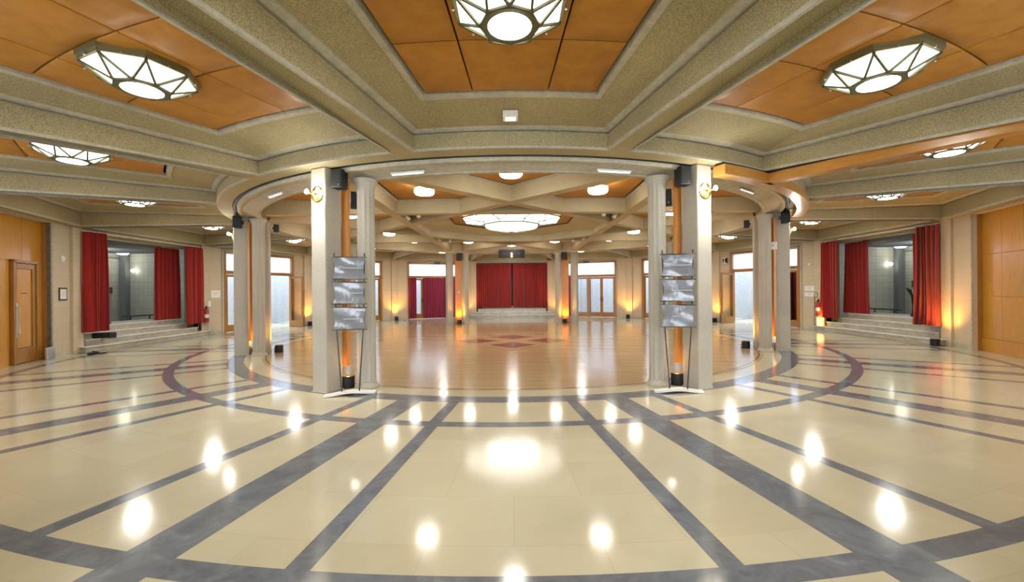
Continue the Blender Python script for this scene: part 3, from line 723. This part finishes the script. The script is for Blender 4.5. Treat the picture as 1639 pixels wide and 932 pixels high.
lab = {0: 'brilliant octagonal glass ceiling light at the top centre, cut by the frame', -1: 'octagonal glass ceiling light in the big coffer left of the top centre', 1: 'octagonal glass ceiling light in the big coffer right of the top centre',
       -2: 'octagonal ceiling light above the wooden door side, second from the front', 2: 'octagonal ceiling light above the varnished wooden track, second from the front',
       -3: 'small looking octagonal light in front of the opening beside the wooden door', 3: 'small looking octagonal light in front of the opening beside the amber wall',
       -4: 'octagonal light before the wall with the hung red extinguisher', 4: 'octagonal light before the wall with the extinguisher on its stand',
       -5: 'octagonal light before the glazed doors left of the near columns', 5: 'octagonal light before the glazed doors right of the near columns',
       -6: 'octagonal light hidden behind the near fluted column of the brass sconce side', 6: 'octagonal light hidden behind the near fluted column of the glaring sconce side',
       -7: 'octagonal light outside the ring before the crimson curtained doorway', 7: 'octagonal light outside the ring before the far bright glazed doors', 8: 'octagonal light outside the ring before the closed red curtains'}
L0 = oct_light(); first = True
for k in range(-7, 9):
    p = pol({0: 10.38, 1: 10.15, 2: 10.0, 3: 9.82, 4: 9.95}.get(abs(k), 10.0), 22.5 * k, ZO - .052)
    if first: o = L0; place(o, p, radians(22.5 * k)); first = False
    else: o = copy_tree(L0, p, radians(22.5 * k))
    tag(o, lab[k], 'ceiling light', 'octagonal lights of the outer coffers')
def drum_light():
    o = empty('drum_ceiling_light')
    MB().lathe([(0, 0), (.13, 0), (.13, -.05), (.10, -.05), (.10, -.07), (.21, -.07), (.21, -.085), (0, -.085)], 28).build('ceiling_mount', M_BRONZE, o, True)
    MB().lathe([(.20, -.085), (.215, -.10), (.215, -.17), (.19, -.205), (.10, -.22), (0, -.222)], 32).build('drum_glass', M_GLF, o, True)
    mb = MB(); mb.lathe([(.216, -.112), (.222, -.112), (.222, -.122), (.216, -.122)], 32, closed=True); mb.build('band', M_BRONZE, o); return o
dl = {-22.5: 'round glass drum light left of centre beyond the ring', 22.5: 'round glass drum light right of centre beyond the ring', -67.5: 'drum light peeping between the near columns on the brass sconce side', 67.5: 'drum light between the near columns on the glaring sconce side',
      -112.5: 'drum light left of the big chandelier, over the parquet', 112.5: 'drum light right of the big chandelier, over the parquet', -157.5: 'small drum light just left of the black projectors', 157.5: 'small drum light just right of the black projectors'}
P0 = None
for a in dl:
    p = pol(5.0, a, ZO - .012)
    if P0 is None: P0 = drum_light(); o = place(P0, p, 0)
    else: o = copy_tree(P0, p, 0)
    tag(o, dl[a], 'ceiling light', 'drum lights of the star')
for i in range(8):
    a = -135 + 45 * i
    o = copy_tree(P0, pol(6.0, a, ZO - .012), 0); o.name = 'drum_ceiling_light'
    tag(o, {0: 'drum light in the triangle just inside the front of the ring', -45: 'drum light hidden behind the near columns on the brass sconce side', 45: 'drum light hidden behind the near columns on the glaring sconce side',
            -90: 'drum light at the side of the ring behind the brass sconce column', 90: 'drum light at the side of the ring behind the glaring sconce column', -135: 'tiny drum light by the crimson curtained doorway inside the ring',
            135: 'tiny drum light by the far bright glazed doors inside the ring', 180: 'drum light hidden behind the black projectors'}[a], 'ceiling light', 'drum lights of the star')
# ------------------------------------------------------------------ chandelier
ch = empty('octagonal_chandelier', (0, D, ZO + .02)); tag(ch, 'large octagonal glass chandelier with dark ribs in the middle of the hall', 'chandelier')
P = lambda r, i, z: Vector((r * cos(radians(22.5 + 45 * i)), r * sin(radians(22.5 + 45 * i)), z))
mb = MB(); mb.loops([[P(1.70, i, -.03) for i in range(8)], [P(.95, i, -.14) for i in range(8)]]); mb.build('outer_glass', M_GLC, ch)
mb = MB(); mb.loops([[P(.95, i, -.14) for i in range(8)], [P(.95, i, -.22) for i in range(8)]]); mb.build('band_glass', M_GLC, ch)
mb = MB(); mb.loops([[P(.95, i, -.22) for i in range(8)], [P(.80, i, -.29) for i in range(8)], [P(.10, i, -.42) for i in range(8)]]); mb.build('lower_glass', M_GLCL, ch)
mb = MB()
for i in range(8):
    for z, w in ((-.14, .022), (-.22, .04)): mb.bar(P(.955, i, z), P(.955, i + 1, z), w)
    mb.bar(P(.955, i, -.14), P(.955, i, -.22), .016); mb.bar(P(1.70, i, -.04), P(1.70, i + 1, -.04), .03)
    mb.bar(P(1.70, i, -.045), P(.955, i, -.155), .022); mb.bar(P(.955, i, -.145), (P(1.70, i, -.045) + P(1.70, i + 1, -.045)) / 2, .018); mb.bar(P(.955, i + 1, -.145), (P(1.70, i, -.045) + P(1.70, i + 1, -.045)) / 2, .012)
    mb.bar(P(.955, i, -.24), P(.80, i, -.315), .022)
    mb.bar(P(.80, i, -.315), P(.10, i, -.445), .022)
mb.build('dark_ribs', M_STRUT, ch)
mb = MB(); mb.lathe([(0, -.46), (.05, -.455), (.12, -.43), (.11, -.415)], 20); mb.build('finial', M_BRASS, ch, True)
# ------------------------------------------------------------------ sconces
def sconce(a, r, z, rz, label, w):
    o = empty('wall_sconce', pol(r, a, z), rz); tag(o, label, 'wall lamp', 'brass sconces on the columns')
    T = Matrix.Rotation(pi / 2, 4, 'X')
    MB().lathe([(0, .0), (.12, .0), (.125, .02), (.10, .035), (.03, .05), (0, .05)], 32, T).build('brass_disc', M_BRASS, o, True)
    mb = MB(); mb.tube([(0, -.05, 0), (0, -.10, 0)], .02); mb.tube([(-.11, -.10, .01), (0, -.11, -.01), (.11, -.10, .01)], .012); mb.build('brass_arm', M_BRASS, o, True)
    for s in (-1, 1):
        MB().lathe([(0, -.035), (.025, -.025), (.033, 0), (.022, .03), (.012, .045), (0, .045)], 16, Matrix.Translation((s * .12, -.105, .03))).build('bulb', M_BULB, o, True)
    light('sconce_glow', 'POINT', (0, -.20, -.02), w * .12, (1., .93, .82), o, shadow_soft_size=.05)
    light('sconce_downlight', 'SPOT', (0, -.10, -.05), w * 2.2, (1., .95, .86), o, shadow_soft_size=.03, spot_size=radians(70), spot_blend=.9)
    return o
# on the outer faces of the square columns
for q, z in ((22.5, 3.17), (67.5, 3.08)):
    for s in (-1, 1):
        a, r = SQ[q]
        sconce(a * s, r + .167, z, radians(a * s), {(-22.5): 'round brass sconce with two bulbs high on the near square column', 22.5: 'glaring sconce with a star of light high on the near square column',
               -67.5: 'twin bulb sconce on the middle square column of the wooden door side', 67.5: 'twin bulb sconce on the middle square column under the wooden track'}[q * s], SCONCE_W if q < 30 else SCONCE_W * .6)
# ------------------------------------------------------------------ loudspeakers
def speaker(loc, rz, label, sc=1., tilt=0):
    o = empty('loudspeaker', loc, rz); tag(o, label, 'loudspeaker', 'black loudspeakers on the columns')
    T = Matrix.Scale(sc, 4)
    MB().box(-.11, .11, -.10, .10, -.17, .17, .015, T).build('cabinet', M_BLACK, o)
    MB().box(-.095, .095, -.112, -.10, -.155, .155, .004, T).build('grille', M_BLACK, o)
    MB().box(-.03, .03, .10, .15, -.05, .05, 0, T).build('bracket', M_IRON, o)
    mb = MB(); mb.lathe([(0, .0), (.008, 0), (.008, .006), (0, .006)], 10, Matrix.Translation((.05 * sc, -.112 * sc, -.12 * sc)) @ Matrix.Rotation(pi / 2, 4, 'X')); mb.build('badge', M_CHROME, o)
SPK = []
for s in (-1, 1):
    w_ = 'brass sconce' if s < 0 else 'glaring sconce'
    speaker(pol(7.60, 21.3 * s, 3.42), radians(12 * s), 'black loudspeaker at the head of the near square column with the ' + w_, .88)
    speaker(pol(7.17, 21.75 * s, 3.17), radians(-25 * s), 'black loudspeaker tucked under the ring by the near fluted column, %s side' % w_, .8)
    speaker(pol(7.66, 64.8 * s, 3.40), radians(60 * s), 'black loudspeaker at the head of the middle square column, %s side' % ('wooden door' if s < 0 else 'wooden track'), .9)
    speaker(pol(6.84, 67.6 * s, 3.34), radians(66 * s + 180), 'small black loudspeaker facing inward on the slim post, %s side' % ('wooden door' if s < 0 else 'wooden track'), .6)
    speaker(pol(7.10, 158.7 * s, 3.3), radians(158 * s + 180), 'black loudspeaker above the amber board between the far columns, %s' % ('crimson curtain side' if s < 0 else 'bright door side'), 1.05)
# ------------------------------------------------------------------ amber floor lamps
def bucket(loc, rz, label, w=AMBER_W, body=None, tiltx=0.):
    o = empty('amber_floor_lamp', loc, rz); tag(o, label, 'floor lamp', 'amber uplights standing on the floor')
    MB().lathe([(0, 0), (.095, 0), (.10, .01), (.10, .195), (.088, .20), (.085, .165), (0, .165)], 28).build('can', body or M_BLACK, o, True)
    MB().lathe([(0, .170), (.084, .170)], 24).build('lamp_face', M_AMBER, o)
    mb = MB(); mb.tube([(-.10, 0, .10), (-.13, 0, .12), (-.13, 0, .02), (-.10, 0, 0.01)], .012); mb.build('bracket', M_IRON, o)
    l = light('amber_beam', 'SPOT', (0, 0, .21), w, (1., .45, .07), o, shadow_soft_size=.07, spot_size=radians(115), spot_blend=.8); l.rotation_euler = (pi + tiltx, 0, 0)
    return o
for s in (-1, 1):
    v = 'wooden door side' if s < 0 else 'wooden track side'
    bucket(pol(7.32, 22.2 * s), 0, 'black can uplight on the floor between the near columns, ' + v, AMBER_W * .35)
    bucket(pol(7.30, 66.2 * s), 0, 'amber uplight on the floor in the gap of the middle columns, ' + v, AMBER_W * .5)
    bucket(pol(6.80, 67.8 * s), 0, 'amber uplight inside the ring at the foot of the slim post, ' + v, AMBER_W * .5)
    bucket(pol(7.10, 158.7 * s), 0, 'amber uplight in front of the tall board between the far columns, ' + ('crimson curtain side' if s < 0 else 'bright door side'), AMBER_W * .8)
    bucket(pol(11.82, 123.3 * s), radians(123.75 * s), 'amber uplight at the corner pilaster past the glazed doors, ' + v, AMBER_W)
    bucket(pol(11.85, 146.25 * s), radians(146 * s), 'amber uplight at the pilaster between the two far doorways, ' + ('crimson curtain side' if s < 0 else 'bright door side'), AMBER_W)
    bucket(pol(11.80, 166.7 * s), radians(168 * s), 'amber uplight beside the far steps, ' + ('crimson curtain side' if s < 0 else 'bright door side'), AMBER_W * .8)
bucket(pol(11.78, 78.0), radians(78), 'amber uplight between the steps and the veneered wall', AMBER_W)
o = bucket(on(4, 2.20, .14, .166), radians(90), 'glowing amber uplight with a lit body under the extinguisher stand', AMBER_W * .4, M_AMBG); o.scale = (1.15, 1.15, 1.5)
# ------------------------------------------------------------------ display stands
def stand(px, py, rz, label):
    o = empty('display_stand', (px, py, 0), rz); tag(o, label, 'display stand', 'display stands before the near columns')
    mb = MB(); n = 14; T = []
    for z0 in (0, 1):
        pass
    top = []; bot = []
    for i in range(n + 1):
        t = -1 + 2 * i / n; x = .37 * t; y = .05 * t; arch = .035 * max(0, cos(t * pi / .9 * .5)) ** 1.5 if abs(t) < .9 else 0
        wd = .10 - .02 * abs(t)
        top.append(((x, y - wd, .028 + arch), (x, y + wd, .028 + arch))); bot.append(((x, y - wd, .004 + arch), (x, y + wd, .004 + arch)))
    for i in range(n):
        a, b_, c, d = top[i], top[i + 1], bot[i], bot[i + 1]
        mb.quad([a[0], b_[0], b_[1], a[1]]); mb.quad([c[0], c[1], d[1], d[0]]); mb.quad([a[0], c[0], d[0], b_[0]]); mb.quad([a[1], b_[1], d[1], c[1]])
    mb.quad([top[0][0], top[0][1], bot[0][1], bot[0][0]]); mb.quad([top[-1][0], bot[-1][0], bot[-1][1], top[-1][1]])
    bmesh.ops.remove_doubles(mb.bm, verts=mb.bm.verts[:], dist=1e-5); bmesh.ops.recalc_face_normals(mb.bm, faces=mb.bm.faces[:])
    mb.build('curved_base', M_WHITE, o, True)
    for s in (-1, 1):
        MB().tube([(s * .13, 0, .05), (s * .20, .0, 1.1), (s * .225, .0, 2.22)], .010).build('pole', M_IRON, o, True)
    for j, (z0, z1) in enumerate(((1.02, 1.36), (1.42, 1.76), (1.81, 2.15))):
        mb = MB(); nx, nz = 14, 8; F = []; B = []
        for a in range(nz + 1):
            row = []
            for b_ in range(nx + 1):
                u, v = b_ / nx, a / nz; pin = .035 * sin(pi * v) * (2 * u - 1)
                row.append(Vector((-.245 + .49 * u - pin, -.03 + .02 * sin(pi * u) * sin(pi * v) + .015 * sin(3 * u + 5 * v + j), z0 + (z1 - z0) * v)))
            F.append(row); B.append([p + Vector((0, .006, 0)) for p in row])
        mb.loops(F, close=False); mb.loops(B[::-1], close=False)
        for R_ in ((F[0], B[0]), (F[-1], B[-1])): mb.loops([R_[0], R_[1]], close=False)
        for c_ in (0, -1): mb.loops([[q[c_] for q in F], [q[c_] for q in B]], close=False)
        bmesh.ops.remove_doubles(mb.bm, verts=mb.bm.verts[:], dist=1e-5); bmesh.ops.recalc_face_normals(mb.bm, faces=mb.bm.faces[:])
        sh = mb.build('vinyl_sheet', M_VINYL, o, True)
        mb = MB(); mb.tube([(-.26, -.02, z0), (.26, -.02, z0)], .008); mb.tube([(-.26, -.02, z1), (.26, -.02, z1)], .008); mb.build('edge_rod', M_IRON, sh)
        mb = MB(); mb.box(-.09, .20, -.052, -.046, (z0 + z1) / 2 - .008, (z0 + z1) / 2 + .004); mb.build('printed_line', M_LINE, sh)
    return o
stand(-2.54, 6.49, radians(12), 'three tier grey vinyl display stand in front of the columns on the brass sconce side')
stand(2.58, 6.46, radians(-12), 'three tier grey vinyl display stand in front of the columns on the glaring sconce side')
# ------------------------------------------------------------------ wooden curtain track on the right
tr = empty('wooden_track', CEN); tag(tr, 'varnished wooden boxed track running under the ring and out along a beam', 'track')
def arc_box(r0, r1, z0, z1, a0, a1, n=40):
    mb = MB(); L = []
    for i in range(n + 1):
        a = a0 + (a1 - a0) * i / n; L.append([lp(r0, a, z0), lp(r1, a, z0), lp(r1, a, z1), lp(r0, a, z1)])
    mb.loops(L); mb.bm.faces.new([mb.bm.verts.new(p) for p in L[0]]); mb.bm.faces.new([mb.bm.verts.new(p) for p in L[-1]])
    bmesh.ops.remove_doubles(mb.bm, verts=mb.bm.verts[:], dist=1e-5); bmesh.ops.recalc_face_normals(mb.bm, faces=mb.bm.faces[:]); return mb
arc_box(7.80, 8.02, 3.40, 3.56, 24.6, 65.2).build('curved_track', M_TRACKW, tr)
arc_box(7.84, 7.98, 3.56, 3.599, 24.6, 65.2).build('curved_gap_shade', M_BLACK, tr)  # solid black strip stands for the shade in the gap above the track
T = Matrix.Rotation(radians(33.75), 4, 'Z')
MB().box(-.11, .11, -11.70, -7.95, 3.40, 3.56, .006, T).build('straight_track', M_TRACKW, tr)
MB().box(-.07, .07, -11.70, -7.98, 3.56, 3.599, 0, T).build('straight_gap_shade', M_BLACK, tr)  # the gap's shade along the beam, again as a black strip
# ------------------------------------------------------------------ ring fittings
for i, a in enumerate((-13.0, 13.0, -38.5, 38.5)):
    o = empty('tube_light', pol(7.33, a, ZB - .11), radians(a)); w_ = ('near left of centre', 'near right of centre', 'seen beyond the brass sconce', 'beside the curved wooden track')[i]
    tag(o, 'slim faintly glowing tube light on the underside of the ring, ' + w_, 'light', 'tube lights under the ring')
    MB().box(-.29, .29, -.022, .022, .0, .03, .005).build('batten', M_WHITE, o); mb = MB(); mb.tube([(-.27, 0, -.008), (.27, 0, -.008)], .012, 10); mb.build('tube', M_TUBE, o, True)  # tube glass carries a faint emission
o = empty('alarm_box', pol(8.36, 0, 3.89)); o.rotation_euler = (radians(0), 0, 0); tag(o, 'small white box on the sloping concrete above the ring centre', 'alarm')
MB().box(-.10, .10, -.09, .09, -.05, .03, .008).build('housing', M_WHITE, o); MB().box(-.07, .07, -.06, .06, -.055, -.05).build('cover', M_TUBE, o)
# the pair of black projectors
o = empty('twin_projector', pol(6.93, 180, 3.50), pi); tag(o, 'pair of black projectors hung over the closed red curtains', 'projector')
for s in (-1, 1):
    c = MB().box(s * .36 - .28, s * .36 + .28, -.0, .25, -.25, .13, .015).build('projector_body', M_BLACK, o)
    T = Matrix.Translation((s * .36, .25, -.06)) @ Matrix.Rotation(-pi / 2, 4, 'X'); MB().lathe([(0, .02), (.06, .02), (.08, 0), (.08, .05), (.06, .05)], 20, T).build('lens', M_IRON, c)
MB().box(-.05, .05, 0, .1, -.24, .02, .01).build('white_hanger', M_WHITE, o)
MB().box(-.6, .6, .05, .12, .10, .16).box(-.03, .03, -.20, .12, .13, .16).build('mount_rail', M_IRON, o)
# spotlights in the dark triangles of the star
def spot(loc, rz, label, pitch):
    o = empty('spotlight', loc, rz); tag(o, label, 'spotlight', 'white spotlights in the star triangles')
    T = Matrix.Translation((0, 0, -.12)) @ Matrix.Rotation(radians(pitch), 4, 'X')
    MB().lathe([(0, -.13), (.045, -.13), (.055, -.12), (.05, .06), (.03, .10), (0, .10)], 18, T).build('barrel', M_WHITE, o, True)
    mb = MB(); mb.tube([(0, 0, .12), (0, 0, -.06)], .015); mb.build('stem', M_WHITE, o)
j = 0
names = ['nearer the side', 'nearer the centre']
for a in (-45, 45, -135, 135):
    for i, dx in enumerate((-.28, .28)):
        # the triangle's apex at rt, along its octagon side
        t = Vector((cos(radians(a)), sin(radians(a)), 0)); p = pol(3.75, a, 3.80) + t * dx
        near = (abs(a) < 90); side = 'brass sconce side' if a < 0 else 'glaring sconce side'
        spot(p, radians(a + (40 if i else -30)), 'white spotlight in the %s dark triangle, %s, %s' % ('nearer' if near else 'farther', side, names[(i + (a > 0)) % 2]), 35)
# ------------------------------------------------------------------ fire extinguishers and wall notices
def extinguisher(loc, rz, label, stand=False):
    o = empty('fire_extinguisher', loc, rz); tag(o, label, 'fire extinguisher')
    MB().lathe([(0, 0), (.08, 0), (.088, .02), (.088, .40), (.07, .47), (.03, .50), (.03, .53), (0, .53)], 26).build('cylinder', M_REDP, o, True)
    MB().lathe([(.089, .16), (.0895, .16), (.0895, .30), (.089, .30)], 26).build('paper_label', M_WHITE, o, True)
    mb = MB(); mb.box(-.03, .03, -.09, .04, .53, .57, .008); mb.box(-.02, .02, -.12, .02, .60, .62, .005); mb.tube([(0, -.02, .57), (0, .0, .61)], .014); mb.build('valve_handle', M_BLACK, o)
    mb = MB(); mb.tube([(.03, 0, .54), (.13, 0, .50), (.15, 0, .30), (.12, 0, .08)], .013); mb.build('hose', M_BLACK, o, True)
    return o
o = extinguisher(on(-4, -2.35, .14, .50), radians(-90), 'red fire extinguisher on a steel stand by the gathered red curtain')
mb = MB(); mb.tube([(0, .10, -.33), (0, .10, .62)], .012); mb.box(-.12, .12, .0, .20, -.334, -.32); mb.box(-.10, .10, -.1, .11, -.02, 0); mb.build('steel_stand', M_CHROME, o)
mb = MB(); mb.box(-.07, .07, .105, .115, .60, .80, .004); mb.build('sign_plate', M_WHITE, o)
o = extinguisher(on(4, 2.34, .12, .56), radians(90), 'red fire extinguisher standing above the glowing amber lamp')
mb = MB(); mb.tube([(0, .14, -.39), (0, .14, .72)], .012); mb.box(-.05, .05, .09, .16, -.394, -.38); mb.box(-.10, .10, -.1, .11, -.02, 0); mb.lathe([(.10, 0), (.112, .01), (.10, .02)], 24, Matrix.Translation((0, .10, .78)) @ Matrix.Rotation(pi / 2, 4, 'X')); mb.build('steel_stand', M_IRON, o)
def notice(k, x, z, w, h, label, frame=False):
    o = empty('framed_notice' if frame else 'wall_notice', on(k, x, .0, z), radians(22.5 * k)); tag(o, label, 'notice')
    MB().box(-w / 2, w / 2, 0.001, .018, -h / 2, h / 2, .003).build('board', M_WHITE if not frame else M_IRON, o)
    if frame: MB().box(-w / 2 + .04, w / 2 - .04, .018, .022, -h / 2 + .04, h / 2 - .04).build('paper', M_WHITE, o)
    mb = MB()
    for i in range(3): mb.box(-w * .18, w * .18, .019 + .004 * frame, .0215 + .004 * frame, h * (.18 - .16 * i) - .004, h * (.18 - .16 * i) + .004)
    mb.build('faint_print', M_LINE, o)
notice(-5, 1.95, 1.58, .36, .30, 'white notice on the stone beside the hung extinguisher')
notice(5, -2.0, 1.60, .38, .20, 'upper white notice on the stone above the extinguisher stand'); notice(5, -2.0, 1.36, .38, .16, 'lower white notice strip on the stone above the extinguisher stand')
notice(-3, -1.86, 1.62, .34, .34, 'grey framed notice on the stone strip between wooden wall and red curtain', True)
def detector(k, x, z, label, r=.06):
    o = empty('wall_detector', on(k, x, 0, z), radians(22.5 * k)); tag(o, label, 'detector')
    T = Matrix.Rotation(-pi / 2, 4, 'X'); MB().lathe([(0, .045), (r * .7, .04), (r, .02), (r, .0), (0, 0)], 20, T).build('dome', M_WHITE, o, True); MB().lathe([(r, .0), (r * 1.15, 0), (r * 1.15, .008), (r, .008)], 20, T).build('ring', M_STONE, o)
detector(-3, -1.86, 2.55, 'pale round detector on the stone above the grey framed notice', .08)
detector(5, -2.0, 2.55, 'pale round detector on the stone above the two white notices')
o = empty('exit_sign', pol(7.36, 64.7, 2.70), radians(-28)); tag(o, 'white sign box with a small dark arrow fixed to the middle square column', 'sign')
MB().box(-.12, .12, -.03, .03, -.10, .10, .006).build('sign_box', M_WHITE, o)
mb = MB(); mb.bar((-.06, -.034, 0), (.05, -.034, 0), .004, .012); mb.bar((-.08, -.034, 0), (-.04, -.034, .025), .004, .012); mb.bar((-.08, -.034, 0), (-.04, -.034, -.025), .004, .012); mb.build('arrow', M_IRON, o)
MB().box(.0, .05, .03, .10, -.03, .03).build('bracket', M_IRON, o)
o = empty('emergency_lamp', on(5, 1.86, .08, 2.98), radians(112.5)); tag(o, 'black emergency lamp with white bars beside the glazed doors', 'lamp')
MB().box(-.10, .10, -.06, .03, -.13, .13, .01).build('housing', M_BLACK, o); mb = MB(); mb.box(-.11, .11, .03, .06, .10, .14); mb.box(-.11, .11, .03, .06, -.14, -.10); mb.box(-.02, .02, .03, .05, -.1, .1); mb.build('white_bars', M_WHITE, o)
for s, w_ in ((-1, 'crimson curtained doorway'), (1, 'far bright glazed doors')):
    o = empty('door_projector', on(7 * s, -.1 if s < 0 else .1, .12, 3.30), radians(157.5 * s)); tag(o, 'small black fitting over the ' + w_, 'lamp')
    MB().box(-.16, .16, -.1, .06, -.05, .05, .01).build('housing', M_BLACK, o); MB().box(-.14, .14, .06, .07, -.04, .04).build('front_glass', M_IRON, o)
for s in (-1, 1):
    tag(place(MB().box(-.03, .03, -.01, .01, -.05, .05, .004).build('light_switch', M_WHITE), pol(7.255, 158.7 * s, 1.55), radians(158.7 * s)), 'tiny white switch on the tall far amber board, %s' % ('crimson curtain side' if s < 0 else 'bright door side'), 'switch') if s < 0 else None
